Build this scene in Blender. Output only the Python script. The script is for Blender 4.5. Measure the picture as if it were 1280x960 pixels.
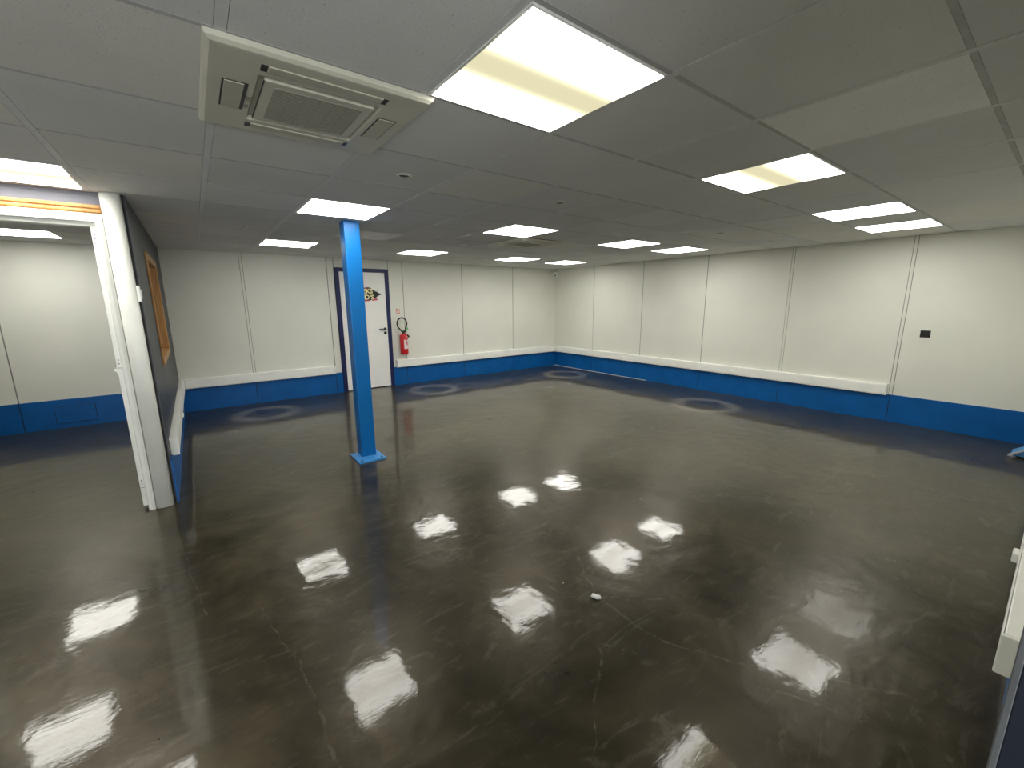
import bpy, bmesh, math, random
from mathutils import Vector, Matrix

for o in list(bpy.data.objects):
    bpy.data.objects.remove(o)
SC = bpy.context.scene
COL = SC.collection
rnd = random.Random(7)

# ------------------------------------------------------------------ camera
H = 2.352                      # ceiling height
cam = bpy.data.cameras.new('camera')
cam_o = bpy.data.objects.new('camera', cam)
COL.objects.link(cam_o)
SC.camera = cam_o
cam.sensor_fit = 'HORIZONTAL'
cam.sensor_width = 36.0
cam.lens = 521.3686 / 1280 * 36
cam.clip_start = 0.02
_y, _p, _r = math.radians(36.901), math.radians(-11.207), math.radians(-0.392)
_F = Vector((math.sin(_y)*math.cos(_p), math.cos(_y)*math.cos(_p), math.sin(_p)))
_R = Vector((math.cos(_y), -math.sin(_y), 0))
_U = _R.cross(_F)
_R2 = math.cos(_r)*_R + math.sin(_r)*_U
_U2 = -math.sin(_r)*_R + math.cos(_r)*_U
_m = Matrix((_R2, _U2, -_F)).transposed().to_4x4()
_m.translation = Vector((-7.191, -7.778, 1.596))
cam_o.matrix_world = _m

# ------------------------------------------------------------------ light / exposure
w = bpy.data.worlds.new('world')
SC.world = w
w.use_nodes = True
w.node_tree.nodes['Background'].inputs[0].default_value = (0.8, 0.85, 0.9, 1)
w.node_tree.nodes['Background'].inputs[1].default_value = 0.05
LAMP = 17.5                     # radiance of the ceiling diffusers
vs = SC.view_settings
vs.view_transform = 'Standard'
vs.look = 'None'
vs.gamma = 1.0
vs.use_curve_mapping = False
vs.exposure = 0.0
# fill light for the ceiling, from an unseen window added behind the camera
fill_l = bpy.data.lights.new('daylight_fill', 'AREA')
fill_l.shape = 'RECTANGLE'
fill_l.size, fill_l.size_y = 3.3, 1.75
fill_l.energy = 140
fill_l.color = (0.93, 0.97, 1.0)
fill_o = bpy.data.objects.new('daylight_fill', fill_l)
COL.objects.link(fill_o)
fill_o.location = (-8.6, -10.56, 1.15)
fill_o.rotation_euler = (math.radians(90), 0, 0)


# ------------------------------------------------------------------ materials
def nodes_of(name):
    m = bpy.data.materials.new(name)
    m.use_nodes = True
    return m, m.node_tree, m.node_tree.nodes['Principled BSDF']


def N(nt, kind, **kw):
    n = nt.nodes.new(kind)
    for k, v in kw.items():
        setattr(n, k, v)
    return n


def ramp(nt, fac, stops):
    r = N(nt, 'ShaderNodeValToRGB')
    while len(r.color_ramp.elements) < len(stops):
        r.color_ramp.elements.new(0.5)
    for e, (pos, c) in zip(r.color_ramp.elements, stops):
        e.position = pos
        e.color = (*c, 1) if len(c) == 3 else c
    nt.links.new(fac, r.inputs[0])
    return r


def noise(nt, vec, scale, detail=4, rough=0.55, dist=0.0):
    n = N(nt, 'ShaderNodeTexNoise')
    n.inputs['Scale'].default_value = scale
    n.inputs['Detail'].default_value = detail
    n.inputs['Roughness'].default_value = rough
    n.inputs['Distortion'].default_value = dist
    nt.links.new(vec, n.inputs['Vector'])
    return n


def simple(name, col, rough=0.5, var=0.06, scale=6.0, bump=0.0, bscale=80.0, metal=0.0, spec=0.5, coat=0.0):
    """paint / plastic / metal with a little uneven tone and grain"""
    m, nt, b = nodes_of(name)
    tc = N(nt, 'ShaderNodeTexCoord')
    n = noise(nt, tc.outputs['Object'], scale)
    lo = tuple(c*(1-var) for c in col)
    hi = tuple(min(1, c*(1+var)) for c in col)
    r = ramp(nt, n.outputs[0], [(0.3, lo), (0.7, hi)])
    nt.links.new(r.outputs[0], b.inputs['Base Color'])
    b.inputs['Roughness'].default_value = rough
    b.inputs['Metallic'].default_value = metal
    b.inputs['Specular IOR Level'].default_value = spec
    b.inputs['Coat Weight'].default_value = coat
    if bump:
        n2 = noise(nt, tc.outputs['Object'], bscale, 3)
        bp = N(nt, 'ShaderNodeBump')
        bp.inputs['Strength'].default_value = bump
        bp.inputs['Distance'].default_value = 0.002
        nt.links.new(n2.outputs[0], bp.inputs['Height'])
        nt.links.new(bp.outputs[0], b.inputs['Normal'])
    return m


M = {}
M['panel'] = simple('wall_panel_grey', (0.745, 0.745, 0.665), 0.62, 0.03, 1.6, 0.15, 220)
M['seam'] = simple('wall_joint_grey', (0.25, 0.245, 0.22), 0.6, 0.05)
M['dark_panel'] = simple('dark_grey_laminate', (0.032, 0.035, 0.044), 0.45, 0.10, 3.0, 0.1, 200)
M['dark_seam'] = simple('dark_joint', (0.012, 0.012, 0.014), 0.7)
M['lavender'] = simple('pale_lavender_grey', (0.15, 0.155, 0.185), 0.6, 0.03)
M['blue_skirt'] = simple('blue_skirting_paint', (0.0015, 0.098, 0.335), 0.42, 0.12, 4.0, 0.1, 150, spec=0.3)
M['blue_gap'] = simple('dark_blue_joint', (0.003, 0.03, 0.10), 0.6)
M['navy'] = simple('navy_paint', (0.002, 0.009, 0.075), 0.45, 0.1)
M['jamb_navy'] = simple('navy_grey_laminate', (0.012, 0.017, 0.032), 0.5, 0.1)
M['edge_grey'] = simple('grey_edge_band', (0.12, 0.125, 0.13), 0.55, 0.12, 40)
M['col_blue'] = simple('column_blue_paint', (0.0015, 0.125, 0.38), 0.36, 0.06, 3.0, 0.05, 120, spec=0.35)
M['col_base'] = simple('base_plate_blue_paint', (0.05, 0.25, 0.58), 0.38, 0.1, 12)
M['bolt'] = simple('painted_bolt', (0.03, 0.08, 0.18), 0.45)
M['white_pvc'] = simple('white_pvc', (0.90, 0.90, 0.85), 0.35, 0.03, 5.0)
M['post_white'] = simple('white_painted_metal', (0.82, 0.82, 0.76), 0.33, 0.04, 5.0)
M['door_white'] = simple('white_door_paint', (0.88, 0.87, 0.83), 0.4, 0.02)
M['wood'] = None
M['grid'] = simple('ceiling_bar', (0.70, 0.71, 0.70), 0.55, 0.06, 20)
M['bar_dull'] = simple('ceiling_cross_bar', (0.50, 0.50, 0.49), 0.7, 0.08, 9)
M['gapline'] = simple('ceiling_joint_grey', (0.30, 0.30, 0.29), 0.8, 0.1, 9)
M['void'] = simple('ceiling_void_dark', (0.06, 0.06, 0.058), 0.9)
M['plastic'] = simple('aged_white_plastic', (0.60, 0.585, 0.48), 0.42, 0.05, 5.0)
M['plastic_grey'] = simple('intake_grey_plastic', (0.33, 0.32, 0.26), 0.6, 0.05)
M['flap'] = simple('aged_flap_plastic', (0.50, 0.48, 0.38), 0.45, 0.05)
M['black'] = simple('black_plastic', (0.012, 0.012, 0.013), 0.4)
M['black_rubber'] = simple('black_rubber', (0.010, 0.010, 0.010), 0.55)
M['red'] = simple('extinguisher_red', (0.62, 0.010, 0.014), 0.28, 0.05, coat=0.4)
M['label_white'] = simple('white_label_print', (0.75, 0.68, 0.66), 0.5)
M['pink'] = simple('pink_print', (0.62, 0.10, 0.16), 0.5)
M['yellow'] = simple('pale_yellow_print', (0.85, 0.80, 0.42), 0.5)
M['green'] = simple('green_plastic_tag', (0.16, 0.50, 0.20), 0.5)
M['orange'] = simple('orange_red_print', (0.75, 0.16, 0.05), 0.5)
M['sticker_black'] = simple('black_print', (0.014, 0.013, 0.012), 0.5)
M['maroon'] = simple('maroon_print', (0.16, 0.035, 0.04), 0.5)
M['chrome'] = simple('brushed_steel', (0.55, 0.55, 0.54), 0.28, 0.05, 30, metal=1.0)
M['foam'] = simple('white_foam', (0.85, 0.84, 0.80), 0.9, 0.04, 30, 0.6, 90)
M['pale_blue'] = simple('pale_blue_steel_paint', (0.10, 0.30, 0.58), 0.35, 0.08)
M['grey_cap'] = simple('pale_grey_cap', (0.50, 0.52, 0.52), 0.45)
M['frame_white'] = simple('light_frame_white', (0.78, 0.78, 0.75), 0.4)


def wood_mat():
    m, nt, b = nodes_of('orange_pine_wood')
    tc = N(nt, 'ShaderNodeTexCoord')
    mp = N(nt, 'ShaderNodeMapping')
    mp.inputs['Scale'].default_value = (30, 4, 3)
    nt.links.new(tc.outputs['Object'], mp.inputs[0])
    n = noise(nt, mp.outputs[0], 1.6, 5, 0.6, 0.8)
    r = ramp(nt, n.outputs[0], [(0.3, (0.34, 0.155, 0.038)), (0.7, (0.52, 0.27, 0.08))])
    nt.links.new(r.outputs[0], b.inputs['Base Color'])
    b.inputs['Roughness'].default_value = 0.4
    return m


M['wood'] = wood_mat()


def tile_mat(name, base):
    m, nt, b = nodes_of(name)
    tc = N(nt, 'ShaderNodeTexCoord')
    n = noise(nt, tc.outputs['Object'], 2.2, 4)
    r = ramp(nt, n.outputs[0], [(0.3, tuple(c*0.96 for c in base)), (0.7, tuple(c*1.04 for c in base))])
    v = noise(nt, tc.outputs['Object'], 150, 2, 0.6)
    rv = ramp(nt, v.outputs[0], [(0.27, (0.50, 0.50, 0.50)), (0.36, (1, 1, 1))])
    mx = N(nt, 'ShaderNodeMixRGB', blend_type='MULTIPLY')
    mx.inputs[0].default_value = 1
    nt.links.new(r.outputs[0], mx.inputs[1])
    nt.links.new(rv.outputs[0], mx.inputs[2])
    nt.links.new(mx.outputs[0], b.inputs['Base Color'])
    b.inputs['Roughness'].default_value = 0.9
    b.inputs['Specular IOR Level'].default_value = 0.2
    g = noise(nt, tc.outputs['Object'], 260, 3)
    bp = N(nt, 'ShaderNodeBump')
    bp.inputs['Strength'].default_value = 0.35
    bp.inputs['Distance'].default_value = 0.002
    nt.links.new(g.outputs[0], bp.inputs['Height'])
    nt.links.new(bp.outputs[0], b.inputs['Normal'])
    return m


TILES = [tile_mat('mineral_tile', (0.74, 0.74, 0.72)), tile_mat('mineral_tile_darker', (0.70, 0.70, 0.69)),
         tile_mat('mineral_tile_warm', (0.76, 0.75, 0.70)), tile_mat('mineral_tile_clean', (0.90, 0.90, 0.88))]


def floor_mat():
    m, nt, b = nodes_of('polished_dark_resin_floor')
    L = nt.links
    tc = N(nt, 'ShaderNodeTexCoord')
    P = tc.outputs['Object']
    big = noise(nt, P, 0.75, 6, 0.62, 0.6)
    mid = noise(nt, P, 2.6, 7, 0.66, 1.2)
    fine = noise(nt, P, 22, 5, 0.6, 0.5)
    c1 = ramp(nt, big.outputs[0], [(0.34, (0.0115, 0.0095, 0.0050)), (0.50, (0.025, 0.0215, 0.0120)), (0.66, (0.046, 0.0405, 0.026))])
    c2 = ramp(nt, mid.outputs[0], [(0.34, (0.50, 0.48, 0.46)), (0.50, (0.97, 0.97, 0.97)), (0.64, (1.5, 1.46, 1.42))])
    mx = N(nt, 'ShaderNodeMixRGB', blend_type='MULTIPLY')
    mx.inputs[0].default_value = 0.9
    L.new(c1.outputs[0], mx.inputs[1])
    L.new(c2.outputs[0], mx.inputs[2])
    # scuffs: stretched pale wisps
    mp = N(nt, 'ShaderNodeMapping')
    mp.inputs['Rotation'].default_value = (0, 0, 0.6)
    mp.inputs['Scale'].default_value = (1.0, 3.2, 1)
    L.new(P, mp.inputs[0])
    wisp = noise(nt, mp.outputs[0], 2.4, 9, 0.72, 2.0)
    wr = ramp(nt, wisp.outputs[0], [(0.54, (0, 0, 0)), (0.80, (1, 1, 1))])
    mw = N(nt, 'ShaderNodeMixRGB', blend_type='MIX')
    mw.inputs[2].default_value = (0.12, 0.112, 0.098, 1)
    fm = N(nt, 'ShaderNodeMath', operation='MULTIPLY')
    fm.inputs[1].default_value = 0.7
    L.new(wr.outputs[0], fm.inputs[0])
    L.new(fm.outputs[0], mw.inputs[0])
    L.new(mx.outputs[0], mw.inputs[1])
    # grit: tiny pale specks
    vo = N(nt, 'ShaderNodeTexVoronoi')
    vo.inputs['Scale'].default_value = 2.6
    L.new(P, vo.inputs['Vector'])
    lt = N(nt, 'ShaderNodeMath', operation='LESS_THAN')
    lt.inputs[1].default_value = 0.012
    L.new(vo.outputs['Distance'], lt.inputs[0])
    mg = N(nt, 'ShaderNodeMixRGB', blend_type='MIX')
    mg.inputs[2].default_value = (0.30, 0.29, 0.26, 1)
    L.new(lt.outputs[0], mg.inputs[0])
    L.new(mw.outputs[0], mg.inputs[1])
    # long scratches, each a few straight runs in the floor's own plane
    wob = noise(nt, P, 4.0, 5)
    wsub = N(nt, 'ShaderNodeVectorMath', operation='SUBTRACT')
    wsub.inputs[1].default_value = (0.5, 0.5, 0.5)
    L.new(wob.outputs['Color'], wsub.inputs[0])
    wsc = N(nt, 'ShaderNodeVectorMath', operation='MULTIPLY')
    wsc.inputs[1].default_value = (0.10, 0.10, 0)
    L.new(wsub.outputs[0], wsc.inputs[0])
    wp = N(nt, 'ShaderNodeVectorMath', operation='ADD')
    L.new(P, wp.inputs[0])
    L.new(wsc.outputs[0], wp.inputs[1])
    total = None
    for ax, ay, bx, by, wd in SCRATCHES:
        a = Vector((ax, ay, 0))
        d = Vector((bx-ax, by-ay, 0))
        s = N(nt, 'ShaderNodeVectorMath', operation='SUBTRACT')
        s.inputs[1].default_value = a
        L.new(wp.outputs[0], s.inputs[0])
        dt = N(nt, 'ShaderNodeVectorMath', operation='DOT_PRODUCT')
        dt.inputs[1].default_value = d/d.length_squared
        L.new(s.outputs[0], dt.inputs[0])
        cl = N(nt, 'ShaderNodeClamp')
        L.new(dt.outputs['Value'], cl.inputs[0])
        sc = N(nt, 'ShaderNodeVectorMath', operation='SCALE')
        sc.inputs[0].default_value = d
        L.new(cl.outputs[0], sc.inputs['Scale'])
        df = N(nt, 'ShaderNodeVectorMath', operation='DISTANCE')
        L.new(s.outputs[0], df.inputs[0])
        L.new(sc.outputs[0], df.inputs[1])
        mr = N(nt, 'ShaderNodeMapRange')
        mr.inputs['From Min'].default_value = wd*0.35
        mr.inputs['From Max'].default_value = wd
        mr.inputs['To Min'].default_value = 1
        mr.inputs['To Max'].default_value = 0
        L.new(df.outputs['Value'], mr.inputs['Value'])
        if total is None:
            total = mr.outputs[0]
        else:
            x = N(nt, 'ShaderNodeMath', operation='MAXIMUM')
            L.new(total, x.inputs[0])
            L.new(mr.outputs[0], x.inputs[1])
            total = x.outputs[0]
    brk = ramp(nt, fine.outputs[0], [(0.42, (0.0, 0.0, 0.0)), (0.68, (0.6, 0.6, 0.6))])
    tm = N(nt, 'ShaderNodeMath', operation='MULTIPLY')
    L.new(total, tm.inputs[0])
    L.new(brk.outputs[0], tm.inputs[1])
    ms = N(nt, 'ShaderNodeMixRGB', blend_type='MIX')
    ms.inputs[2].default_value = (0.12, 0.112, 0.095, 1)
    L.new(tm.outputs[0], ms.inputs[0])
    L.new(mg.outputs[0], ms.inputs[1])
    # pale buffing rings left by a cleaning machine
    col = ms.outputs[0]
    for cx, cy, rad in RINGS:
        d_ = N(nt, 'ShaderNodeVectorMath', operation='DISTANCE')
        d_.inputs[1].default_value = (cx, cy, 0)
        L.new(wp.outputs[0], d_.inputs[0])
        sb = N(nt, 'ShaderNodeMath', operation='SUBTRACT')
        sb.inputs[1].default_value = rad
        L.new(d_.outputs['Value'], sb.inputs[0])
        ab = N(nt, 'ShaderNodeMath', operation='ABSOLUTE')
        L.new(sb.outputs[0], ab.inputs[0])
        mr = N(nt, 'ShaderNodeMapRange', interpolation_type='SMOOTHSTEP')
        mr.inputs['From Min'].default_value = 0.0
        mr.inputs['From Max'].default_value = 0.17
        mr.inputs['To Min'].default_value = 1.0
        mr.inputs['To Max'].default_value = 0
        L.new(ab.outputs[0], mr.inputs['Value'])
        mm = N(nt, 'ShaderNodeMath', operation='MULTIPLY')
        L.new(mr.outputs[0], mm.inputs[0])
        L.new(mid.outputs[0], mm.inputs[1])
        mq = N(nt, 'ShaderNodeMixRGB', blend_type='MIX')
        mq.inputs[2].default_value = (0.26, 0.245, 0.21, 1)
        L.new(mm.outputs[0], mq.inputs[0])
        L.new(col, mq.inputs[1])
        col = mq.outputs[0]
    L.new(col, b.inputs['Base Color'])
    # gloss: a worn layer under a clearer sealed layer
    rr = ramp(nt, mid.outputs[0], [(0.3, (0.27, 0.27, 0.27)), (0.7, (0.36, 0.36, 0.36))])
    L.new(rr.outputs[0], b.inputs['Roughness'])
    b.inputs['Specular IOR Level'].default_value = 0.30
    cr = ramp(nt, big.outputs[0], [(0.35, (0.018, 0.018, 0.018)), (0.65, (0.035, 0.035, 0.035))])
    cw = ramp(nt, big.outputs[0], [(0.3, (0.50, 0.50, 0.50)), (0.7, (0.64, 0.64, 0.64))])
    # sealer worn thin by traffic in front of the near right wall
    wd_ = N(nt, 'ShaderNodeVectorMath', operation='DISTANCE')
    wd_.inputs[1].default_value = (-4.60, -7.22, 0)
    L.new(wp.outputs[0], wd_.inputs[0])
    wm = N(nt, 'ShaderNodeMapRange', interpolation_type='SMOOTHSTEP')
    wm.inputs['From Min'].default_value = 0.12
    wm.inputs['From Max'].default_value = 0.95
    wm.inputs['To Min'].default_value = 0.10
    wm.inputs['To Max'].default_value = 1.0
    L.new(wd_.outputs['Value'], wm.inputs['Value'])
    wx = N(nt, 'ShaderNodeMath', operation='MULTIPLY')
    L.new(cw.outputs[0], wx.inputs[0])
    L.new(wm.outputs[0], wx.inputs[1])
    L.new(wx.outputs[0], b.inputs['Coat Weight'])
    L.new(cr.outputs[0], b.inputs['Coat Roughness'])
    b.inputs['Specular Tint'].default_value = (1.0, 0.88, 0.70, 1)
    b.inputs['Coat Tint'].default_value = (1.0, 0.95, 0.84, 1)
    b.inputs['Coat IOR'].default_value = 1.45
    bn1 = noise(nt, P, 5.5, 3, 0.5, 0.4)
    bn2 = noise(nt, mp.outputs[0], 16, 5, 0.6, 0.8)
    bn0 = noise(nt, P, 1.5, 3, 0.5, 0.8)
    ad0 = N(nt, 'ShaderNodeMath', operation='MULTIPLY_ADD')
    ad0.inputs[1].default_value = 4.0
    L.new(bn0.outputs[0], ad0.inputs[0])
    L.new(bn1.outputs[0], ad0.inputs[2])
    ad = N(nt, 'ShaderNodeMath', operation='MULTIPLY_ADD')
    ad.inputs[1].default_value = 0.16
    L.new(bn2.outputs[0], ad.inputs[0])
    L.new(ad0.outputs[0], ad.inputs[2])
    bp = N(nt, 'ShaderNodeBump')
    bp.inputs['Strength'].default_value = 1.0
    bp.inputs['Distance'].default_value = 0.0010
    L.new(ad.outputs[0], bp.inputs['Height'])
    L.new(bp.outputs[0], b.inputs['Coat Normal'])
    bp2 = N(nt, 'ShaderNodeBump')
    bp2.inputs['Strength'].default_value = 1.0
    bp2.inputs['Distance'].default_value = 0.003
    L.new(ad.outputs[0], bp2.inputs['Height'])
    L.new(bp2.outputs[0], b.inputs['Normal'])
    return m


SCRATCHES = [(-5.35, -5.98, -5.62, -6.45, 0.007), (-5.62, -6.45, -5.60, -6.83, 0.007), (-5.60, -6.83, -5.42, -7.13, 0.008),
             (-5.72, -6.36, -5.35, -6.62, 0.005), (-5.48, -7.24, -5.38, -7.42, 0.012), (-5.38, -7.42, -5.32, -7.52, 0.008),
             (-7.10, -5.35, -6.99, -6.05, 0.006), (-6.99, -6.05, -6.97, -6.60, 0.007),
             (-5.85, -6.66, -6.05, -6.83, 0.006), (-6.05, -6.83, -6.25, -6.98, 0.005), (-5.85, -6.66, -5.75, -6.80, 0.005),
             (-5.60, -5.85, -5.75, -6.20, 0.005), (-7.535, -3.68, -7.33, -5.3, 0.005), (-5.25, -7.35, -5.05, -7.60, 0.009)]
RINGS = [(-6.50, -.82, .36), (-3.79, -.82, .38), (-1.05, -4.55, .40), (-.78, -1.2, .4)]
M['floor'] = floor_mat()


def diffuser_mat(name, lo, lo_col, width, soft):
    """glowing diffuser with two tubes behind it: strong on both sides, weaker along the middle"""
    m, nt, b = nodes_of(name)
    L = nt.links
    nt.nodes.remove(b)
    em = N(nt, 'ShaderNodeEmission')
    out = nt.nodes['Material Output']
    L.new(em.outputs[0], out.inputs[0])
    tc = N(nt, 'ShaderNodeTexCoord')
    sp = N(nt, 'ShaderNodeSeparateXYZ')
    L.new(tc.outputs['Object'], sp.inputs[0])
    ab = N(nt, 'ShaderNodeMath', operation='ABSOLUTE')
    L.new(sp.outputs['Y'], ab.inputs[0])
    mr = N(nt, 'ShaderNodeMapRange', interpolation_type='SMOOTHSTEP')
    mr.inputs['From Min'].default_value = width
    mr.inputs['From Max'].default_value = width + soft
    L.new(ab.outputs[0], mr.inputs['Value'])
    pw = N(nt, 'ShaderNodeMath', operation='POWER')
    pw.inputs[1].default_value = 2.2
    L.new(mr.outputs[0], pw.inputs[0])
    st = N(nt, 'ShaderNodeMapRange')
    st.inputs['To Min'].default_value = lo
    st.inputs['To Max'].default_value = LAMP
    L.new(pw.outputs[0], st.inputs['Value'])
    L.new(st.outputs[0], em.inputs['Strength'])
    mc = N(nt, 'ShaderNodeMixRGB')
    mc.inputs[1].default_value = (*lo_col, 1)
    mc.inputs[2].default_value = (1.0, 0.985, 0.93, 1)
    L.new(pw.outputs[0], mc.inputs[0])
    L.new(mc.outputs[0], em.inputs['Color'])
    return m


M['diff'] = diffuser_mat('glowing_diffuser', 0.8*LAMP, (1.0, 0.97, 0.88), 0.02, 0.10)
M['diff_band'] = diffuser_mat('glowing_diffuser_dim_middle', 0.80, (1.0, 0.93, 0.60), 0.01, 0.20)
M['diff_faint'] = diffuser_mat('glowing_diffuser_faint_middle', 1.0, (1.0, 0.96, 0.74), 0.0, 0.13)


# ------------------------------------------------------------------ mesh helpers
class MB:
    def __init__(self):
        self.bm = bmesh.new()
        self.mats = []

    def mi(self, m):
        if m not in self.mats:
            self.mats.append(m)
        return self.mats.index(m)

    def box(self, x0, x1, y0, y1, z0, z1, m, bev=0.0, seg=2):
        b = bmesh.new()
        r = bmesh.ops.create_cube(b, size=1)
        bmesh.ops.scale(b, vec=(abs(x1-x0), abs(y1-y0), abs(z1-z0)), verts=b.verts)
        bmesh.ops.translate(b, vec=((x0+x1)/2, (y0+y1)/2, (z0+z1)/2), verts=b.verts)
        if bev:
            bmesh.ops.bevel(b, geom=b.edges[:], offset=bev, segments=seg, affect='EDGES', profile=0.5)
        self.merge(b, m)
        return self

    def merge(self, b, m, mat=None, smooth=False):
        i = self.mi(m)
        if mat is not None:
            bmesh.ops.transform(b, matrix=mat, verts=b.verts)
        vm = {}
        for v in b.verts:
            vm[v] = self.bm.verts.new(v.co)
        for f in b.faces:
            try:
                nf = self.bm.faces.new([vm[v] for v in f.verts])
            except ValueError:
                continue
            nf.material_index = i
            nf.smooth = smooth or f.smooth
        b.free()

    def prism(self, pts, z0, z1, m, mat=None, smooth=False, bev=0.0):
        """polygon in XY extruded along Z"""
        b = bmesh.new()
        lo = [b.verts.new((x, y, z0)) for x, y in pts]
        hi = [b.verts.new((x, y, z1)) for x, y in pts]
        n = len(pts)
        b.faces.new(lo[::-1])
        b.faces.new(hi)
        for k in range(n):
            f = b.faces.new((lo[k], lo[(k+1) % n], hi[(k+1) % n], hi[k]))
            f.smooth = smooth
        bmesh.ops.recalc_face_normals(b, faces=b.faces)
        if bev:
            bmesh.ops.bevel(b, geom=b.edges[:], offset=bev, segments=2, affect='EDGES', profile=0.5)
        self.merge(b, m, mat)
        return self

    def lathe(self, prof, m, mat=None, n=32):
        """profile of (radius, z) turned about Z"""
        b = bmesh.new()
        rings = []
        for r, z in prof:
            if r < 1e-6:
                rings.append([b.verts.new((0, 0, z))])
            else:
                rings.append([b.verts.new((r*math.cos(2*math.pi*k/n), r*math.sin(2*math.pi*k/n), z)) for k in range(n)])
        for a, c in zip(rings, rings[1:]):
            for k in range(n):
                k2 = (k+1) % n
                vs_ = [a[k % len(a)], a[k2 % len(a)], c[k2 % len(c)], c[k % len(c)]]
                u = []
                for v in vs_:
                    if v not in u:
                        u.append(v)
                if len(u) > 2:
                    f = b.faces.new(u)
                    f.smooth = True
        bmesh.ops.recalc_face_normals(b, faces=b.faces)
        self.merge(b, m, mat)
        return self

    def tube(self, pts, r, m, n=12):
        b = bmesh.new()
        pts = [Vector(p) for p in pts]
        rings = []
        up = Vector((0.123, 0.456, 0.88)).normalized()
        for k, p in enumerate(pts):
            t = (pts[min(k+1, len(pts)-1)] - pts[max(k-1, 0)]).normalized()
            s = t.cross(up).normalized()
            q = s.cross(t)
            rr = r[k] if isinstance(r, (list, tuple)) else r
            rings.append([b.verts.new(p + rr*(math.cos(2*math.pi*j/n)*s + math.sin(2*math.pi*j/n)*q)) for j in range(n)])
        for a, c in zip(rings, rings[1:]):
            for j in range(n):
                f = b.faces.new((a[j], a[(j+1) % n], c[(j+1) % n], c[j]))
                f.smooth = True
        b.faces.new(rings[0][::-1])
        b.faces.new(rings[-1])
        bmesh.ops.recalc_face_normals(b, faces=b.faces)
        self.merge(b, m)
        return self

    def build(self, name, parent=None, loc=None):
        me = bpy.data.meshes.new(name)
        if loc is not None:
            bmesh.ops.translate(self.bm, vec=-Vector(loc), verts=self.bm.verts)
        bmesh.ops.recalc_face_normals(self.bm, faces=self.bm.faces)
        self.bm.to_mesh(me)
        self.bm.free()
        for m in self.mats:
            me.materials.append(m)
        o = bpy.data.objects.new(name, me)
        COL.objects.link(o)
        if loc is not None:
            o.location = loc
        if parent is not None:
            o.parent = parent
            pw, q = Vector(parent.location), parent.parent
            while q is not None:
                pw = pw + q.location
                q = q.parent
            o.location = (Vector(loc) if loc is not None else Vector((0, 0, 0))) - pw
        return o


def tag(o, label, cat, group=None):
    o['label'] = label
    o['category'] = cat
    if group:
        o['group'] = group
    return o


def struct(o, label=None, cat=None):
    o['kind'] = 'structure'
    if label:
        o['label'] = label
    if cat:
        o['category'] = cat
    return o


def thing(name, loc, label, cat, group=None):
    o = bpy.data.objects.new(name, None)
    o.empty_display_size = 0.1
    COL.objects.link(o)
    o.location = loc
    return tag(o, label, cat, group)


def copy_tree(o, delta, label):
    """copy a thing with its parts and sub-parts"""
    c = o.copy()
    COL.objects.link(c)
    c.location = Vector(o.location) + Vector(delta)
    c['label'] = label
    for ch in list(o.children):
        d = ch.copy()
        COL.objects.link(d)
        d.parent = c
        for g in list(ch.children):
            e = g.copy()
            COL.objects.link(e)
            e.parent = d
    return c


# ================================================================== SETTING
XL = -7.485          # room face of the dark partition
XP = -7.600          # far face of the dark partition
YF = -7.855          # face of the front wall
YD = -3.60           # plane of the doorway into the side room
X0, Y0 = -11.0, -10.4

b = MB()
b.box(X0-.1, .15, Y0-.1, .15, -.12, 0, M['floor'])
struct(b.build('floor'), 'dark glossy brown-black resin floor with scuffs and scratches', 'floor')

# ---- ceiling: bars and mineral tiles
GX = [-10.79, -10.165, -9.54, -8.915, -8.29, -7.66, -7.035, -6.41, -5.78, -5.155, -4.525, -3.90, -3.275, -2.645, -2.02, -1.41, -.795, -.17]
GY = [-10.6, -9.97, -9.34, -8.715, -8.09, -7.465, -6.83, -6.205, -5.56, -4.92, -4.29, -3.67, -3.045, -2.42, -1.80, -1.18, -.56]
gx = [X0] + GX + [.05]
gy = [-10.6] + GY[1:] + [.05]


def cell(cx, cy):
    i = max(k for k in range(len(gx)) if gx[k] <= cx)
    j = max(k for k in range(len(gy)) if gy[k] <= cy)
    return i, j


lit = {}
LIGHT_AT = [('A', -6.1, -6.5), ('B', -4.2, -6.5), ('C', -2.33, -6.5), ('D', -1.1, -6.5),
            ('E', -6.1, -3.98), ('H', -4.2, -3.98), ('K', -2.33, -3.98), ('L', -1.1, -3.98),
            ('F', -6.1, -1.5), ('G', -4.2, -1.5), ('I', -2.33, -1.5), ('J', -1.1, -1.5),
            ('M', -7.97, -3.98), ('N', -8.6, -.87), ('O', -8.6, -2.73)]
for nme, cx, cy in LIGHT_AT:
    lit[cell(cx, cy)] = nme
lit[cell(-6.72, -5.85)] = 'AC1'
lit[cell(-3.58, -3.36)] = 'AC2'
lit[cell(-5.45, -2.7)] = 'BLANK'
b = MB()
TB = 0.012
for j in range(len(gy)-1):
    for i in range(len(gx)-1):
        if (i, j) in lit:
            continue
        t = rnd.choice([0, 0, 0, 1, 1, 2])
        if (i, j) == cell(-4.8, -7.1):
            t = 3
        lift = rnd.choice([0.0, 0.0004, 0.0008, 0.0012, 0.0016])
        b.box(gx[i]+.0165, gx[i+1]-.0165, gy[j]+.0098, gy[j+1]-.0098, H+lift, H+.03, TILES[t])
for x in GX:
    b.box(x-.015, x+.015, -10.6, .05, H, H+.02, M['grid'])
    b.box(x-.017, x+.017, -10.6, .05, H+.003, H+.02, M['gapline'])
for y in GY:
    b.box(X0, .05, y-.009, y+.009, H+.0004, H+.02, M['bar_dull'])
b.box(X0, .1, -10.6, .1, H+.16, H+.2, M['void'])
struct(b.build('ceiling'), 'suspended ceiling of grey speckled mineral tiles in a bar grid', 'ceiling')


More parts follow.
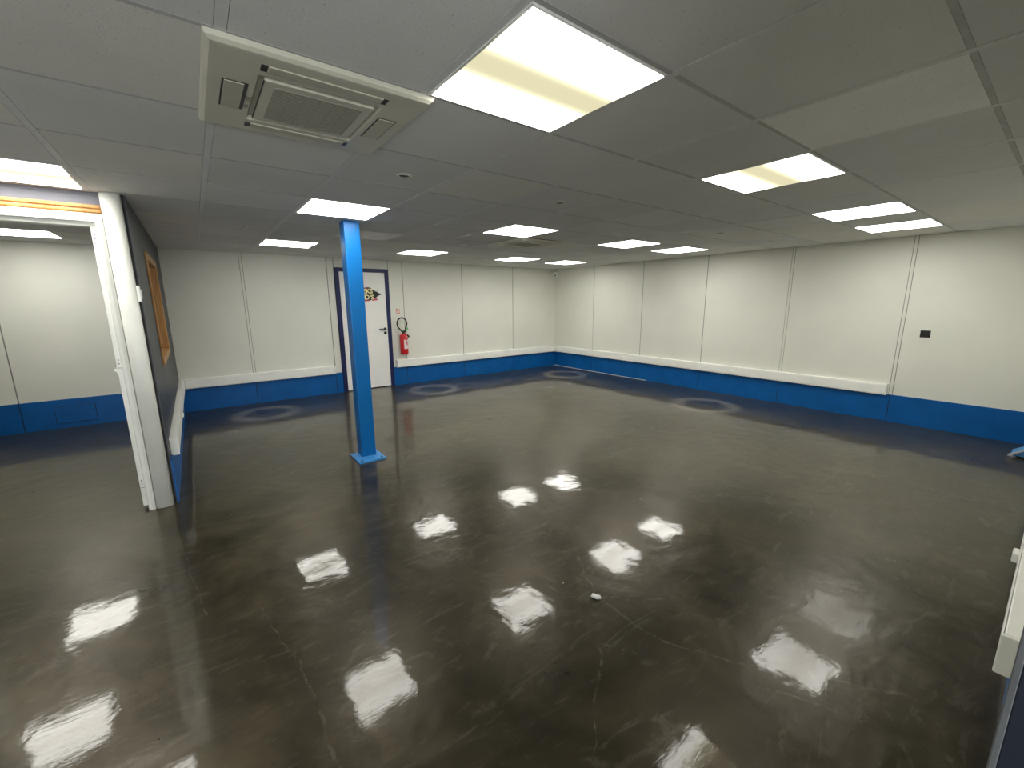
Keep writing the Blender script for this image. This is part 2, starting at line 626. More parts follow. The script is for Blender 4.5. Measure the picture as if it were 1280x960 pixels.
def panel_wall(name, horiz, face, back, a0, a1, seams, m, ms, z0=0.0, z1=H, skip=(), doubles=(), gap=.014, extra=None):
    """panels between joints. horiz 'x': wall runs along x, faces at y=face, backing to y=back"""
    b = MB()
    s = 1 if back > face else -1
    rec = face + s*.006

    def bx(p0, p1, f0, f1, zz0, zz1, mm):
        if horiz == 'x':
            b.box(p0, p1, min(f0, f1), max(f0, f1), zz0, zz1, mm)
        else:
            b.box(min(f0, f1), max(f0, f1), p0, p1, zz0, zz1, mm)
    edges = [a0] + sorted(seams) + [a1]
    for k in range(len(edges)-1):
        p, q = edges[k], edges[k+1]
        if any(abs((p+q)/2-c) < 1e-3 or (p <= c <= q) for c in skip):
            continue
        l = .022 if p in doubles else gap/2
        r = .022 if q in doubles else gap/2
        if k == 0:
            l = 0
        if k == len(edges)-2:
            r = 0
        bx(p+l, q-r, face, rec, z0, z1, m)
        bx(p, q, rec, back, z0, z1, ms)
    for d in doubles:
        bx(d-.015, d+.015, face-s*.002, rec, z0, z1, m)
    if extra:
        extra(b, bx)
    return struct(b.build(name))


def back_extra(b, bx):
    bx(-5.171, -4.222, 0, .12, 2.195, H, M['panel'])
    bx(-5.171, -4.222, .06, .12, 0, 2.195, M['seam'])


panel_wall('wall_back', 'x', 0, .12, X0, 0, [-9.08, -7.83, -6.525, -5.29, -5.175, -4.218, -3.94, -2.643, -1.313], M['panel'], M['seam'],
           skip=(-4.7,), doubles=(-6.525,), extra=back_extra)
panel_wall('wall_right', 'y', 0, .12, YF-.15, .12, [-1.266, -2.554, -3.86, -5.16, -6.487], M['panel'], M['seam'], doubles=(-6.487, -5.16))
panel_wall('wall_front', 'x', YF, YF-.12, -6.45, 0, [-5.2, -3.9, -2.6, -1.3], M['panel'], M['seam'])

# dark partition with a window opening
WY0, WY1, WZ0, WZ1 = -2.60, -1.36, 1.055, 2.03
b = MB()
for xf, xb in ((XL, XL-.006), (XP+.006, XP)):
    for y0, y1 in ((-3.60, -2.655), (-1.275, -.02)):
        b.box(xb, xf, y0+.004, y1-.004, 0, H, M['dark_panel'])
    b.box(xb, xf, -2.655+.004, -1.275-.004, 0, WZ0, M['dark_panel'])
    b.box(xb, xf, -2.655+.004, -1.275-.004, WZ1, H, M['dark_panel'])
    b.box(xb, xf, -2.651, WY0, WZ0, WZ1, M['dark_panel'])
    b.box(xb, xf, WY1, -1.279, WZ0, WZ1, M['dark_panel'])
b.box(XP+.006, XL-.006, -3.60, WY0, 0, H, M['dark_seam'])
b.box(XP+.006, XL-.006, WY1, 0, 0, H, M['dark_seam'])
b.box(XP+.006, XL-.006, WY0, WY1, 0, WZ0, M['dark_seam'])
b.box(XP+.006, XL-.006, WY0, WY1, WZ1, H, M['dark_seam'])
struct(b.build('wall_left'), 'dark blue-grey laminate partition with a small wooden window', 'wall')

# side-room and rear enclosure
b = MB()
b.box(X0-.1, X0, Y0, .12, 0, H, M['panel'])
struct(b.build('wall_side'))
b = MB()   # rear wall, opened for the added window so the fill light enters
b.box(X0, -10.3, Y0-.1, Y0, 0, H, M['panel'])
b.box(-6.9, .12, Y0-.1, Y0, 0, H, M['panel'])
b.box(-10.3, -6.9, Y0-.1, Y0, 0, .25, M['panel'])
b.box(-10.3, -6.9, Y0-.1, Y0, 2.05, H, M['panel'])
struct(b.build('wall_rear'))
b = MB()
for x_ in (-10.3, -9.19, -8.05, -6.94):
    b.box(x_, x_+.04, Y0-.08, Y0-.03, .25, 2.05, M['post_white'])
b.box(-10.26, -6.94, Y0-.08, Y0-.03, .25, .29, M['post_white'])
b.box(-10.26, -6.94, Y0-.08, Y0-.03, 2.01, 2.05, M['post_white'])
struct(b.build('added_window'), 'large unseen window added behind the camera to let fill light in', 'window')
b = MB()
b.box(X0, -8.68, YD, YD+.1, 0, H, M['panel'])
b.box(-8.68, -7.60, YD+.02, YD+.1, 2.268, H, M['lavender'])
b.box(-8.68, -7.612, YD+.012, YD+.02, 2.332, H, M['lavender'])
struct(b.build('wall_doorway'), 'pale lavender-grey wall strip over the side room doorway', 'wall')
b = MB()
b.box(-6.45, 0, Y0, YF-.12, 0, H, M['panel'])
struct(b.build('wall_outer'))

# ---- window_1 in the dark partition
w1 = bpy.data.objects.new('window_1', None)
COL.objects.link(w1)
w1.location = (XL-.05, (WY0+WY1)/2, WZ0)
struct(w1, 'small wood-framed internal window in the dark partition', 'window')
b = MB()
t, d0, d1 = .028, XP-.01, XL+.014
b.box(d0, d1, WY0, WY0+t, WZ0, WZ1, M['wood'], .003)
b.box(d0, d1, WY1-t, WY1, WZ0, WZ1, M['wood'], .003)
b.box(d0, d1, WY0+t, WY1-t, WZ1-t, WZ1, M['wood'], .003)
b.box(d0, d1, WY0+t, WY1-t, WZ0, WZ0+t, M['wood'], .003)
for y0, y1, z0, z1 in ((WY0-.035, WY0+.008, WZ0-.035, WZ1+.035), (WY1-.008, WY1+.035, WZ0-.035, WZ1+.035),
                       (WY0+.008, WY1-.008, WZ1-.008, WZ1+.035), (WY0+.008, WY1-.008, WZ0-.035, WZ0+.008)):
    b.box(XL, XL+.016, y0, y1, z0, z1, M['wood'], .004)
b.build('window_frame', w1)
mg, ntg, bg = nodes_of('clear_glass')
bg.inputs['Transmission Weight'].default_value = 1.0
bg.inputs['Roughness'].default_value = 0.02
bg.inputs['Base Color'].default_value = (0.9, 0.95, 0.93, 1)
b = MB()
b.box(XP+.022, XP+.028, WY0+t, WY1-t, WZ0+t, WZ1-t, mg)
b.build('pane', w1)


# ---- blue skirting
def skirting(name, horiz, face, out, a0, a1, joints, zt=.36, label=None):
    b = MB()
    e = [a0] + sorted(joints) + [a1]
    for k in range(len(e)-1):
        l = .006 if k else 0
        r = .006 if k < len(e)-2 else 0
        args = (e[k]+l, e[k+1]-r)
        if horiz == 'x':
            b.box(*args, min(face, out), max(face, out), 0, zt, M['blue_skirt'])
        else:
            b.box(min(face, out), max(face, out), *args, 0, zt, M['blue_skirt'])
    mid = face + (out-face)*.55
    if horiz == 'x':
        b.box(a0+.001, a1-.001, min(face, mid), max(face, mid), 0, zt-.001, M['blue_gap'])
    else:
        b.box(min(face, mid), max(face, mid), a0+.001, a1-.001, 0, zt-.001, M['blue_gap'])
    return struct(b.build(name), label, 'skirting')


skirting('baseboard_back', 'x', 0, -.012, -4.214, -.012, [-3.94, -2.643, -1.313], label='blue skirting under the back wall right of the door')
skirting('baseboard_back_left', 'x', 0, -.012, XL+.012, -5.173, [-6.525, -5.29], label='blue skirting under the back wall left of the door')
skirting('baseboard_right', 'y', 0, -.012, YF, 0, [-1.266, -2.554, -3.86, -5.16, -6.487], label='blue skirting along the long right wall')
skirting('baseboard_left', 'y', XL, XL+.012, -3.60, 0, [-2.655, -1.275], label='blue skirting under the dark partition')
skirting('baseboard_front', 'x', YF, YF+.012, -5.165, -.012, [-3.9, -2.6, -1.3], label='blue skirting under the front wall')
ob = skirting('baseboard_side', 'x', 0, -.012, X0, XP, [-9.08, -7.83], .378, label='blue skirting in the side room')
b = MB()   # flush access cover let into the side-room skirting
b.box(-8.79, -8.40, -.018, -.012, .06, .285, M['blue_gap'])
b.box(-8.783, -8.407, -.0215, -.012, .067, .278, M['blue_skirt'], .002)
b.build('access_cover', ob)

# pale sealing line at the foot of the right wall
b = MB()
b.box(-.022, -.012, -2.75, -.02, 0, .010, M['grey_cap'])
struct(b.build('trim_1'), 'thin pale sealing strip at the foot of the right wall', 'trim')

# ---- white post that ends the dark partition
b = MB()
pts = []
for k in range(13):
    a = math.pi*k/12
    pts.append((-7.5595 + .0555*math.cos(math.pi+a), -3.622 - .036*math.sin(a)))
pts += [(-7.504, -3.585), (-7.615, -3.585)]
b.prism(pts, 0.003, H, M['post_white'], smooth=True)
struct(b.build('trim_2'), 'white rounded metal end post of the dark partition', 'post')

# ---- doorway to the side room: white metal frame, no leaf
d2 = bpy.data.objects.new('door_2', None)
COL.objects.link(d2)
d2.location = (-8.15, YD, 0)
struct(d2, 'open doorway with white metal frame into the side room', 'doorway')


def jamb(xo, s):
    """xo: outer edge next to the post, s: direction to the opening"""
    b = MB()
    b.prism([(xo, -3.632), (xo+s*.020, -3.640), (xo+s*.040, -3.636), (xo+s*.046, -3.612), (xo+s*.046, -3.590),
             (xo+s*.076, -3.588), (xo+s*.076, -3.500), (xo, -3.500)], .03, 2.205, M['post_white'], bev=.002)
    b.prism([(xo, -3.632), (xo+s*.020, -3.640), (xo+s*.040, -3.636), (xo+s*.046, -3.612), (xo+s*.046, -3.590), (xo, -3.590)], 0, .03, M['post_white'])
    return b.build('jamb', d2)


j1 = jamb(-7.6165, -1)
j2 = jamb(-8.68, 1)
b = MB()
b.box(-8.66, -7.63, -3.638, -3.592, 2.150, 2.205, M['post_white'], .006)
b.box(-8.66, -7.63, -3.592, -3.500, 2.125, 2.205, M['post_white'], .003)
b.build('header', d2)
for zc in (2.055, 1.175, .225):
    b = MB()
    b.box(-7.690, -7.664, -3.5915, -3.588, zc-.045, zc+.045, M['post_white'], .001)
    b.box(-7.680, -7.674, -3.594, -3.5905, zc+.012, zc+.020, M['black'])
    b.box(-7.680, -7.674, -3.594, -3.5905, zc-.016, zc-.008, M['black'])
    b.box(-7.690, -7.666, -3.593, -3.590, zc-.045, zc-.041, M['seam'])
    b.build('hinge_plate', d2)
b = MB()
b.box(-7.716, -7.690, -3.565, -3.540, 1.10, 1.12, M['white_pvc'], .004)
b.box(-7.700, -7.690, -3.575, -3.530, 1.085, 1.135, M['white_pvc'], .003)
b.build('latch_keeper', d2)

b = MB()
b.box(-8.68, -7.617, -3.618, -3.58, 2.206, 2.266, M['wood'], .003)
b.box(-8.68, -7.617, -3.632, -3.61, 2.212, 2.232, M['wood'], .005)
b.box(-8.68, -7.617, -3.628, -3.61, 2.240, 2.260, M['wood'], .005)
struct(b.build('trim_3'), 'orange pine moulding above the side room doorway', 'trim')

# ---- dark jamb at the near right edge
b = MB()
b.box(-6.585, -6.45, -8.05, -7.8005, 0, H, M['jamb_navy'], .001)
b.box(-6.5865, -6.575, -7.8005, -7.7950, 0, H, M['edge_grey'], .0008)
struct(b.build('trim_4'), 'dark navy door jamb with grey edge band at the near right', 'jamb')

# ---- blue framed white door in the back wall
d1 = bpy.data.objects.new('door_1', None)
COL.objects.link(d1)
d1.location = (-4.7, 0, 0)
struct(d1, 'white door in a navy frame in the back wall behind the blue column', 'door')
b = MB()
b.box(-5.171, -5.103, -.03, .06, 0, 2.192, M['navy'], .003)
b.box(-4.290, -4.222, -.03, .06, 0, 2.192, M['navy'], .003)
b.box(-5.103, -4.290, -.03, .06, 2.128, 2.192, M['navy'], .003)
b.build('door_frame', d1)
b = MB()
b.box(-5.101, -4.292, -.012, .03, .014, 2.126, M['door_white'], .003)
b.build('leaf', d1)
yd = -.0125
b = MB()
rotx = Matrix.Rotation(math.radians(90), 4, 'X')
b.lathe([(0, 0), (.026, 0), (.026, .008), (.012, .011), (.012, .04), (0, .04)], M['black'], Matrix.Translation((-4.345, yd, 1.105)) @ rotx)
b.tube([(-4.345, yd-.042, 1.105), (-4.40, yd-.046, 1.105), (-4.468, yd-.044, 1.102)], [.011, .010, .008], M['black'])
b.build('handle', d1)
b = MB()
b.lathe([(0, 0), (.026, 0), (.026, .008), (.011, .010), (.011, .014), (0, .014)], M['black'], Matrix.Translation((-4.345, yd, 1.030)) @ rotx)
b.build('lock_rose', d1)

# printed sticker on the leaf: its left part is behind the column in the photograph
ys = -.0130


def flat(b, pts, m, lift=0.0, th=.0008):
    mt = Matrix(((1, 0, 0, 0), (0, 0, -1, 0), (0, 1, 0, 0), (0, 0, 0, 1)))
    b.prism(pts, -ys+lift, -ys+lift+th, m, Matrix(((1, 0, 0, 0), (0, 0, -1, 0), (0, 1, 0, 0), (0, 0, 0, 1))))


def text_mesh(b, s, x, z, size, m, lift, sx=1.0, bold=0.0, yoff=None, plane='xz'):
    cu = bpy.data.curves.new('t', 'FONT')
    cu.body = s
    cu.size = size
    cu.offset = bold
    cu.extrude = 0.0004
    to = bpy.data.objects.new('t', cu)
    COL.objects.link(to)
    bpy.context.view_layer.update()
    me = to.evaluated_get(bpy.context.evaluated_depsgraph_get()).to_mesh()
    bb = bmesh.new()
    bb.from_mesh(me)
    bpy.data.objects.remove(to)
    bpy.data.curves.remove(cu)
    base = -ys if yoff is None else -yoff
    mt = Matrix(((sx, 0, 0, x), (0, 0, -1, -base-lift), (0, 1, 0, z), (0, 0, 0, 1)))
    b.merge(bb, m, mt)


b = MB()
flat(b, [(-5.03, 1.745), (-4.90, 1.775), (-4.78, 1.86), (-4.66, 1.85), (-4.58, 1.865), (-4.50, 1.80), (-4.45, 1.785), (-4.43, 1.768), (-4.355, 1.742),
         (-4.43, 1.715), (-4.46, 1.69), (-4.52, 1.655), (-4.60, 1.625), (-4.68, 1.640), (-4.80, 1.65), (-4.90, 1.715)], M['sticker_black'])
st = b.build('sticker', d1)
b = MB()
flat(b, [(-4.74, 1.845), (-4.62, 1.868), (-4.565, 1.855), (-4.53, 1.825), (-4.66, 1.825)], M['maroon'], .0009)
flat(b, [(-4.52, 1.822), (-4.44, 1.818), (-4.44, 1.805), (-4.52, 1.808)], M['seam'], .0009)
b.build('sticker_splash', st)
b = MB()
text_mesh(b, 'EKS', -4.708, 1.758, .112, M['yellow'], .0022, .98, .004)
b.build('sticker_lettering', st)
b = MB()
text_mesh(b, "D'S", -4.688, 1.650, .112, M['yellow'], .0022, 1.15, .004)
b.build('sticker_lettering', st)
b = MB()
flat(b, [(-4.555, 1.622), (-4.455, 1.634), (-4.455, 1.672), (-4.555, 1.660)], M['pink'], .0018)
flat(b, [(-4.72, 1.612), (-4.60, 1.618), (-4.60, 1.636), (-4.72, 1.640)], M['pink'], .0018)
b.build('sticker_band', st)

# ================================================================== THINGS
# ---- steel column
c = thing('steel_column', (-5.8975, -3.4775, 0), 'tall square blue steel column standing on a bolted base plate', 'column')
b = MB()
b.box(-5.972, -5.824, -3.552, -3.405, .016, H-.001, M['col_blue'], .009, 3)
b.build('shaft', c)
b = MB()
b.box(-6.045, -5.772, -3.702, -3.372, 0, .016, M['col_base'], .002)
b.build('base_plate', c)
for bx_, by_ in ((-6.012, -3.668), (-5.805, -3.668), (-6.012, -3.405), (-5.805, -3.405)):
    b = MB()
    b.lathe([(0, .016), (.013, .016), (.013, .019), (.010, .019), (.010, .028), (.005, .028), (.005, .036), (0, .036)], M['bolt'], Matrix.Translation((bx_, by_, 0)), 6)
    b.build('bolt', c)

# ---- ceiling lights
LAB = {
    'A': ('large square ceiling light with dim yellow middle, beside the air conditioner overhead', 'diff_band'),
    'B': ('square ceiling light with dim yellow middle, second from left in the nearest row', 'diff_band'),
    'C': ('square ceiling light near the right wall, third from left in the nearest row', 'diff'),
    'D': ('square ceiling light closest to the right wall in the nearest row', 'diff'),
    'E': ('square ceiling light directly in front of the blue column top', 'diff'),
    'H': ('square ceiling light just in front of the far ceiling air conditioner', 'diff'),
    'K': ('square ceiling light in the middle row, second from the right wall', 'diff'),
    'L': ('square ceiling light in the middle row, closest to the right wall', 'diff'),
    'F': ('square ceiling light left behind the blue column, farthest row', 'diff_faint'),
    'G': ('square ceiling light in the farthest row, just right of the door', 'diff'),
    'I': ('square ceiling light in the farthest row, third from the left', 'diff'),
    'J': ('square ceiling light in the farthest row, nearest the room corner', 'diff'),
    'M': ('square ceiling light just outside the side room doorway at left edge', 'diff_faint'),
    'N': ('square ceiling light inside the side room, seen through the doorway', 'diff'),
    'O': ('square ceiling light inside the side room, seen only mirrored in the floor', 'diff')}
proto = {}
for nme, cx, cy in LIGHT_AT:
    i, j = cell(cx, cy)
    x, y = (gx[i]+gx[i+1])/2, (gy[j]+gy[j+1])/2
    lab, dm = LAB[nme]
    g = 'square ceiling light panels'
    if dm in proto:
        src = proto[dm]
        copy_tree(src, (x-src.location.x, y-src.location.y, 0), lab)
        continue
    l = thing('ceiling_light', (x, y, H), lab, 'ceiling light', g)
    b = MB()
    o, q = .302, .2925
    for a0, a1, c0, c1 in ((-o, o, -o, -q), (-o, o, q, o), (-o, -q, -q, q), (q, o, -q, q)):
        b.box(x+a0, x+a1, y+c0, y+c1, H-.004, H+.05, M['frame_white'])
    b.build('frame', l)
    b = MB()
    b.box(x-q+.001, x+q-.001, y-q+.001, y+q-.001, H-.006, H+.004, M[dm], .003)
    b.build('diffuser', l, loc=(x, y, H+.002))
    proto[dm] = l

# blank white panel in the ceiling grid
i, j = cell(-5.45, -2.7)
b = MB()
b.box(gx[i]+.014, gx[i+1]-.014, gy[j]+.01, gy[j+1]-.01, H+.001, H+.03, M['frame_white'], .002)
tag(b.build('ceiling_panel'), 'plain white unlit panel in the ceiling beside the blue column top', 'ceiling panel')


# ---- ceiling cassette air conditioners
def cassette(x, y, label):
    a = thing('air_conditioner', (x, y, H), label, 'air conditioner', 'ceiling cassette air conditioners')
    s = .355
    zt, zb = H-.001, H-.024
    # cover panel: square with chamfered rim, built as a frame around the intake opening
    b = MB()
    bb = bmesh.new()
    ring = [(s, zt), (s, zt-.007), (s-.004, zt-.014), (s-.016, zb+.001), (s-.026, zb), (.205, zb), (.196, zb+.012)]
    loops = []
    for r, z in ring:
        loops.append([bb.verts.new((x+sx*r, y+sy*r, z)) for sx, sy in ((-1, -1), (1, -1), (1, 1), (-1, 1))])
    for p, q in zip(loops, loops[1:]):
        for k in range(4):
            bb.faces.new((p[k], p[(k+1) % 4], q[(k+1) % 4], q[k]))
    bb.faces.new(loops[0])
    bb.faces.new(loops[-1])
    b.merge(bb, M['plastic'])
    b.build('cover_panel', a)
    # intake grille
    b = MB()
    b.box(x-.185, x+.185, y-.185, y+.185, zb-.003, zb+.011, M['plastic'], .004)
    b.box(x-.150, x+.150, y-.150, y+.150, zb-.0045, zb-.002, M['plastic_grey'])
    for k in range(19):
        yy = y-.144 + k*.016
        b.box(x-.150, x+.150, yy-.0022, yy+.0022, zb-.0056, zb-.0043, M['plastic_grey'])
    for k in range(7):
        xx = x-.144 + k*.048
        b.box(xx-.0012, xx+.0012, y-.150, y+.150, zb-.0058, zb-.0043, M['plastic_grey'])
    gr = b.build('intake_grille', a)
    b = MB()
    b.box(x-.1875, x-.1845, y-.180, y+.180, zb-.0036, zb-.001, M['black'])
    b.build('grille_gap', gr)
    # four outlet flaps, each in a dark slot
    for dx, dy in ((-1, 0), (1, 0), (0, -1), (0, 1)):
        b = MB()
        cx, cy = x+dx*.262, y+dy*.262
        hx, hy = (.038, .118) if dx else (.205, .036)
        if dx:
            b.box(cx-hx, cx+hx, cy-hy, cy+hy, zb-.001, zb+.006, M['black'])
            b.box(cx-hx+.006, cx+hx-.012 if dx < 0 else cx+hx-.006, cy-hy+.006, cy+hy-.006, zb-.004, zb+.004, M['flap'], .001)
        else:
            b.box(cx-hx, cx-hx+.022, cy-hy*.6, cy+hy*.6, zb-.0012, zb+.006, M['black'])
            b.box(cx+hx-.022, cx+hx, cy-hy*.6, cy+hy*.6, zb-.0012, zb+.006, M['black'])
            b.box(cx-hx+.020, cx+hx-.020, cy-hy*.62, cy+hy*.62, zb-.004, zb+.004, M['flap'], .002)
        b.build('outlet_flap', a)
    b = MB()
    b.box(x-.222, x-.207, y-.02, y+.02, zb-.0015, zb+.001, M['plastic_grey'])
    b.build('receiver', a)
    b = MB()
    b.box(x-.222, x-.210, y+.055, y+.09, zb-.0015, zb+.001, M['plastic_grey'])
    b.build('indicator', a)
    return a


cassette(-6.722, -5.852, 'large off-white cassette air conditioner overhead at upper left')
cassette(-3.575, -3.285, 'distant off-white cassette air conditioner behind the middle ceiling light')

# ---- small recessed ceiling fittings
SP = [(-6.064, -5.195, 'round recessed ceiling spotlight nearest the large air conditioner'),
      (-4.796, -5.228, 'round recessed ceiling spotlight between the two largest ceiling lights and the column'),
      (-2.247, -5.194, 'round recessed ceiling spotlight just behind the second ceiling light'),
      (-.949, -5.205, 'round recessed ceiling spotlight nearest the right wall'),
      (-6.692, -2.651, 'round recessed ceiling spotlight left of the column, nearer of two'),
      (-6.685, -1.363, 'round recessed ceiling spotlight near the dark back left corner'),
      (-4.149, -2.665, 'round recessed ceiling spotlight just beyond the unlit ceiling panel')]
sp0 = None
for x, y, lab in SP:
    if sp0:
        copy_tree(sp0, (x-sp0.location.x, y-sp0.location.y, 0), lab)
        continue
    sp0 = thing('recessed_spotlight', (x, y, H), lab, 'spotlight', 'small recessed ceiling spotlights')
    b = MB()
    b.lathe([(.046, .012), (.047, .004), (.044, -.004), (.036, -.006), (.030, -.003), (.029, .010)], M['plastic'], Matrix.Translation((x, y, H)), 28)
    b.build('ring', sp0)
    b = MB()
    b.lathe([(0, -.001), (.012, -.002), (.026, -.0035), (.030, -.001), (.029, .008), (0, .008)], M['black'], Matrix.Translation((x, y, H)), 28)
    b.build('bulb', sp0)


# ---- white cable trunking
def trunk(name_label, boxes, caps, base):
    t_ = thing('cable_trunking', base, name_label, 'cable trunking', 'white cable trunking on the walls')
    for nm, bxs in boxes:
        b = MB()
        for bx_ in bxs:
            b.box(*bx_, M['white_pvc'], .004)
        b.build(nm, t_)
    for bx_ in caps:
        b = MB()
        b.box(*bx_, M['white_pvc'], .006)
        b.build('outlet_cap', t_)
    return t_


Z0, Z1, DT = .352, .496, .058
trunk('white cable trunking along the back wall right of the extinguisher',
      [('body', [(-4.155, -.062, -DT+.006, -.0005, Z0, Z1)]), ('cover', [(-4.150, -.064, -DT, -DT+.005, Z0+.010, Z1-.010)]),
       ('end_cap', [(-4.168, -4.156, -DT-.001, -.0005, Z0-.001, Z1+.001)])],
      [(-2.93, -2.87, -DT-.006, -DT, .40, .455), (-1.10, -1.04, -DT-.006, -DT, .40, .455)], (-2.1, -.03, Z0))
trunk('long white cable trunking along the right wall',
      [('body', [(-DT+.006, -.0005, -6.44, -.0005, Z0, Z1)]), ('cover', [(-DT, -DT+.005, -6.44, -.0685, Z0+.010, Z1-.010)]),
       ('corner_piece', [(-DT-.004, -.061, -DT-.008, -.0005, Z0-.001, Z1+.001)] if False else [(-DT-.003, -DT+.004, -.067, -.0005, Z0-.001, Z1+.001)]),
       ('end_cap', [(-DT-.001, -.0005, -6.455, -6.441, Z0-.001, Z1+.001)])],
      [(-DT-.022, -DT, -2.40, -2.36, .395, .425), (-DT-.022, -DT, -4.49, -4.44, .395, .425)], (-.03, -3.2, Z0))
trunk('white cable trunking along the back wall left of the door',
      [('body', [(-7.425, -5.312, -DT+.006, -.0005, Z0, Z1)]), ('cover', [(-7.42, -5.312, -DT, -DT+.005, Z0+.010, Z1-.010)]),
       ('end_cap', [(-5.311, -5.297, -DT-.001, -.0005, Z0-.001, Z1+.001)])], [], (-6.3, -.03, Z0))
trunk('short white cable trunking along the dark partition behind the post',
      [('body', [(XL+.0005, XL+DT-.006, -3.42, -.0005, Z0, Z1)]), ('cover', [(XL+DT-.005, XL+DT, -3.42, -.062, Z0+.010, Z1-.010)]),
       ('end_cap', [(XL+.0005, XL+DT+.001, -3.434, -3.421, Z0-.001, Z1+.001)])],
      [(XL+DT, XL+DT+.012, -2.06, -2.0, .37, .41)], (XL+.03, -1.7, Z0))
trunk('white cable trunking at the right edge beside the dark jamb',
      [('body', [(-5.157, -.5, YF+.0005, YF+DT-.004, Z0, Z1)]), ('cover', [(-5.157, -.5, YF+DT-.003, YF+DT+.002, Z0+.010, Z1-.010)]),
       ('end_cap', [(-5.171, -5.158, YF+.0005, YF+DT+.003, Z0-.001, Z1+.001)])],
      [(-4.28, -4.20, YF+DT, YF+DT+.022, .385, .43)], (-2.8, YF+.03, Z0))

# ---- black socket on the right wall
s_ = thing('wall_socket', (-.006, -6.715, 1.165), 'black square socket alone on the bare right wall', 'socket')
b = MB()
b.box(-.010, -.0005, -6.760, -6.668, 1.123, 1.209, M['black'], .003)
b.build('faceplate', s_)
b = MB()
b.box(-.013, -.009, -6.742, -6.686, 1.140, 1.180, M['black_rubber'], .002)
b.box(-.0125, -.009, -6.745, -6.683, 1.188, 1.200, M['jamb_navy'], .001)
b.build('rocker', s_)

# ---- white switch on the partition edge
b = MB()
b.box(-7.5035, -7.484, -3.655, -3.60, 1.612, 1.725, M['white_pvc'], .004)
b.box(-7.484, -7.478, -3.645, -3.612, 1.635, 1.70, M['white_pvc'], .003)
tag(b.build('light_switch'), 'small white switch box on the edge of the white post', 'switch')

# ---- motion detector in the far corner
p_ = thing('motion_detector', (-.03, -.03, 2.18), 'small white motion detector high in the far room corner', 'motion detector')
b = MB()
b.prism([(-.085, -.002), (-.075, -.040), (-.040, -.075), (-.002, -.085), (-.002, -.002)], 2.165, 2.285, M['white_pvc'], bev=.006)
b.build('housing', p_)
b = MB()
b.prism([(-.076, -.047), (-.066, -.072), (-.047, -.076)], 2.185, 2.225, M['plastic_grey'], bev=.002)
b.build('lens', p_)

# ---- fire extinguisher
EX, EY = -4.018, -.092
e = thing('fire_extinguisher', (EX, EY, .60), 'red fire extinguisher with black hose loop hung beside the door', 'fire extinguisher')
b = MB()
T = Matrix.Translation((EX, EY, 0))
b.lathe([(0, .605), (.062, .605), (.072, .612), (.076, .63), (.076, .93), (.072, .962), (.055, .990), (.030, 1.004), (0, 1.004)], M['red'], T, 40)
b.build('cylinder', e)
b = MB()   # wrapped label on the front
for a0, a1, z0, z1, m in ((-150, -72, .715, .890, 'label_white'), (-125, -78, .905, .950, 'label_white')):
    bb = bmesh.new()
    n = 14
    lo, hi = [], []
    for k in range(n+1):
        a = math.radians(a0+(a1-a0)*k/n + 40)
        r = .0768 if z1 < .93 else .0755
        lo.append(bb.verts.new((EX+r*math.cos(a), EY+r*math.sin(a), z0)))
        hi.append(bb.verts.new((EX+(r if z1 < .93 else r-.001)*math.cos(a), EY+(r if z1 < .93 else r-.001)*math.sin(a), z1)))
    for k in range(n):
        f = bb.faces.new((lo[k], lo[k+1], hi[k+1], hi[k]))
        f.smooth = True
    b.merge(bb, M[m])
lb = b.build('label', e)
b = MB()   # red flame mark on the label
bb = bmesh.new()
n = 10
prev = None
zs = [(.745, .80), (.745, .83), (.76, .862), (.79, .868), (.80, .850), (.785, .835), (.76, .80), (.755, .78), (.765, .80), (.775, .825), (.79, .81)]
for k in range(n+1):
    a = math.radians(-85+45*k/n)
    p = (bb.verts.new((EX+.0774*math.cos(a), EY+.0774*math.sin(a), zs[k][0]+.02)), bb.verts.new((EX+.0774*math.cos(a), EY+.0774*math.sin(a), zs[k][1]+.02)))
    if prev:
        bb.faces.new((prev[0], p[0], p[1], prev[1]))
    prev = p
b.merge(bb, M['pink'])
b.build('label_mark', lb)
b = MB()
b.lathe([(.028, 1.000), (.030, 1.012), (.026, 1.020), (.024, 1.045), (.016, 1.05), (0, 1.05)], M['black'], T, 24)
b.box(EX-.015, EX+.060, EY-.014, EY+.014, 1.030, 1.048, M['black'], .003)
b.build('valve', e)
b = MB()
b.tube([(EX-.02, EY, 1.055), (EX+.03, EY-.005, 1.066), (EX+.085, EY-.012, 1.082)], [.010, .011, .009], M['green'])
b.box(EX+.050, EX+.092, EY-.02, EY-.004, 1.068, 1.120, M['green'], .005)
b.build('lever', e)
b = MB()
hp = [(EX+.016, EY-.004, 1.040), (EX+.040, EY-.012, 1.075)]
for k in range(25):
    a = math.radians(-38 + 256*k/24)
    hp.append((EX-.028+.096*math.cos(a), EY-.018, 1.192+.112*math.sin(a)))
hp += [(EX-.070, EY-.016, 1.085), (EX-.030, EY-.010, 1.040)]
b.tube(hp, .0125, M['black_rubber'])
b.build('hose', e)
b = MB()
b.tube([(EX+.070, EY-.02, .985), (EX+.075, EY-.03, .965), (EX+.078, EY-.045, .950), (EX+.080, EY-.055, .942)], [.010, .014, .019, .020], M['black_rubber'])
b.build('nozzle', e)
b = MB()
b.box(EX-.03, EX+.03, -.016, -.0005, .70, .98, M['red'], .003)
b.box(EX-.05, EX+.05, EY+.060, -.012, .94, .955, M['chrome'], .002)
b.build('bracket', e)

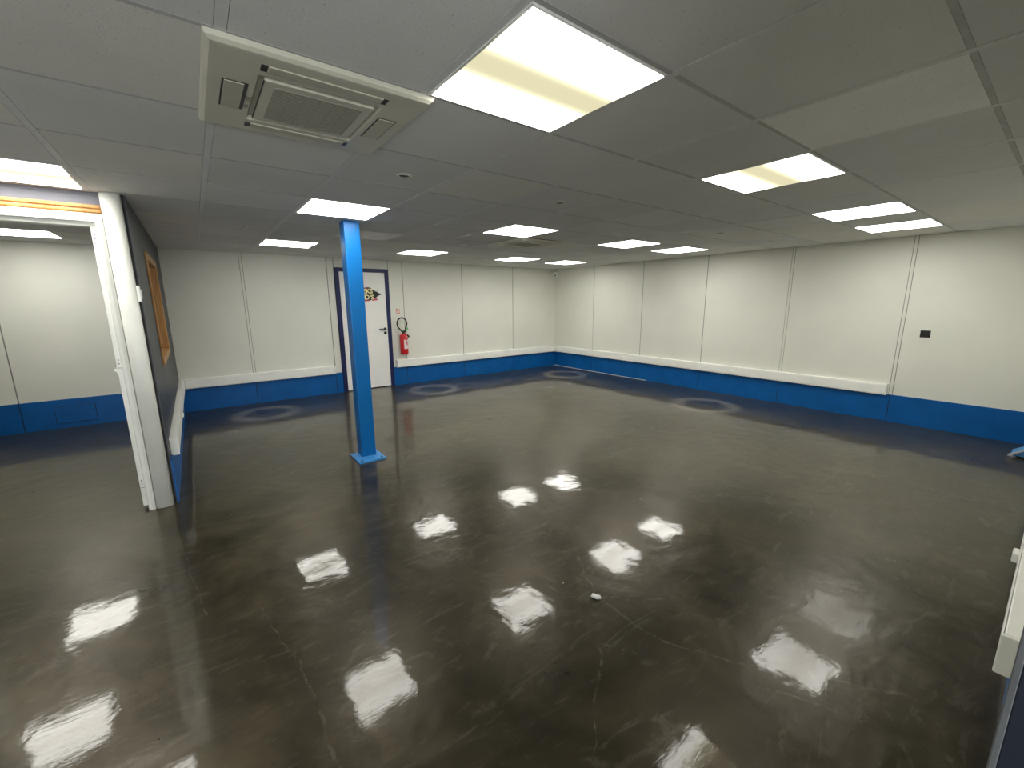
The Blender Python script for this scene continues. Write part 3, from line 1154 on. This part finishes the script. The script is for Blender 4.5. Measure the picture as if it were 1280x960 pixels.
# ---- extinguisher sign on the wall
s2 = thing('fire_sign', (-4.066, -.002, 1.40), 'small orange and white fire extinguisher sign above the extinguisher', 'sign')
b = MB()
b.box(-4.108, -4.026, -.004, -.0005, 1.372, 1.475, M['label_white'])
b.build('plate', s2)
b = MB()
b.box(-4.104, -4.066, -.0052, -.004, 1.452, 1.470, M['orange'])
b.box(-4.104, -4.096, -.0052, -.004, 1.400, 1.452, M['orange'])
b.box(-4.080, -4.062, -.0052, -.004, 1.398, 1.445, M['orange'], .0004)
b.box(-4.044, -4.036, -.0052, -.004, 1.386, 1.466, M['orange'])
b.box(-4.104, -4.070, -.0052, -.004, 1.376, 1.386, M['maroon'])
b.box(-4.058, -4.032, -.0052, -.004, 1.374, 1.392, M['orange'])
b.build('pictogram', s2)

# ---- scrap of white foam on the floor
b = MB()
bb = bmesh.new()
bmesh.ops.create_icosphere(bb, subdivisions=3, radius=1)
for v in bb.verts:
    n_ = v.co.normalized()
    k = 1 + .22*math.sin(5*n_.x+1)*math.cos(4*n_.y) + .12*math.sin(9*n_.z+n_.x*7)
    v.co = Vector((n_.x*.014*k, n_.y*.026*k*(1+.3*math.sin(3*n_.y)), n_.z*.012*k))
b.merge(bb, M['foam'], Matrix.Translation((-5.621, -6.446, .0115)) @ Matrix.Rotation(.5, 4, 'Z'), smooth=True)
tag(b.build('foam_scrap'), 'tiny white foam scrap lying on the open floor', 'scrap')

# ---- sloping blue steel foot at the right edge
f_ = thing('steel_foot', (-.56, -7.72, 0), 'pale blue sloping steel foot on the floor at the right edge', 'furniture foot')
b = MB()
mt = Matrix(((0, 0, 1, 0), (1, 0, 0, 0), (0, 1, 0, 0), (0, 0, 0, 1)))
b.prism([(-7.605, .026), (-7.84, .205), (-7.84, .03), (-7.70, .018)], -.695, -.45, M['pale_blue'], mt, bev=.004)
b.build('foot_plate', f_)
b = MB()
b.prism([(-7.588, .010), (-7.588, .030), (-7.70, .115), (-7.84, .213), (-7.84, .190), (-7.70, .090), (-7.612, .018)], -.708, -.696, M['grey_cap'], mt, bev=.002)
b.build('edge_cap', f_)
b = MB()
b.lathe([(0, 0), (.024, 0), (.026, .006), (.018, .012), (.018, .03), (0, .03)], M['grey_cap'], Matrix.Translation((-.67, -7.625, 0)), 20)
b.build('glide', f_)
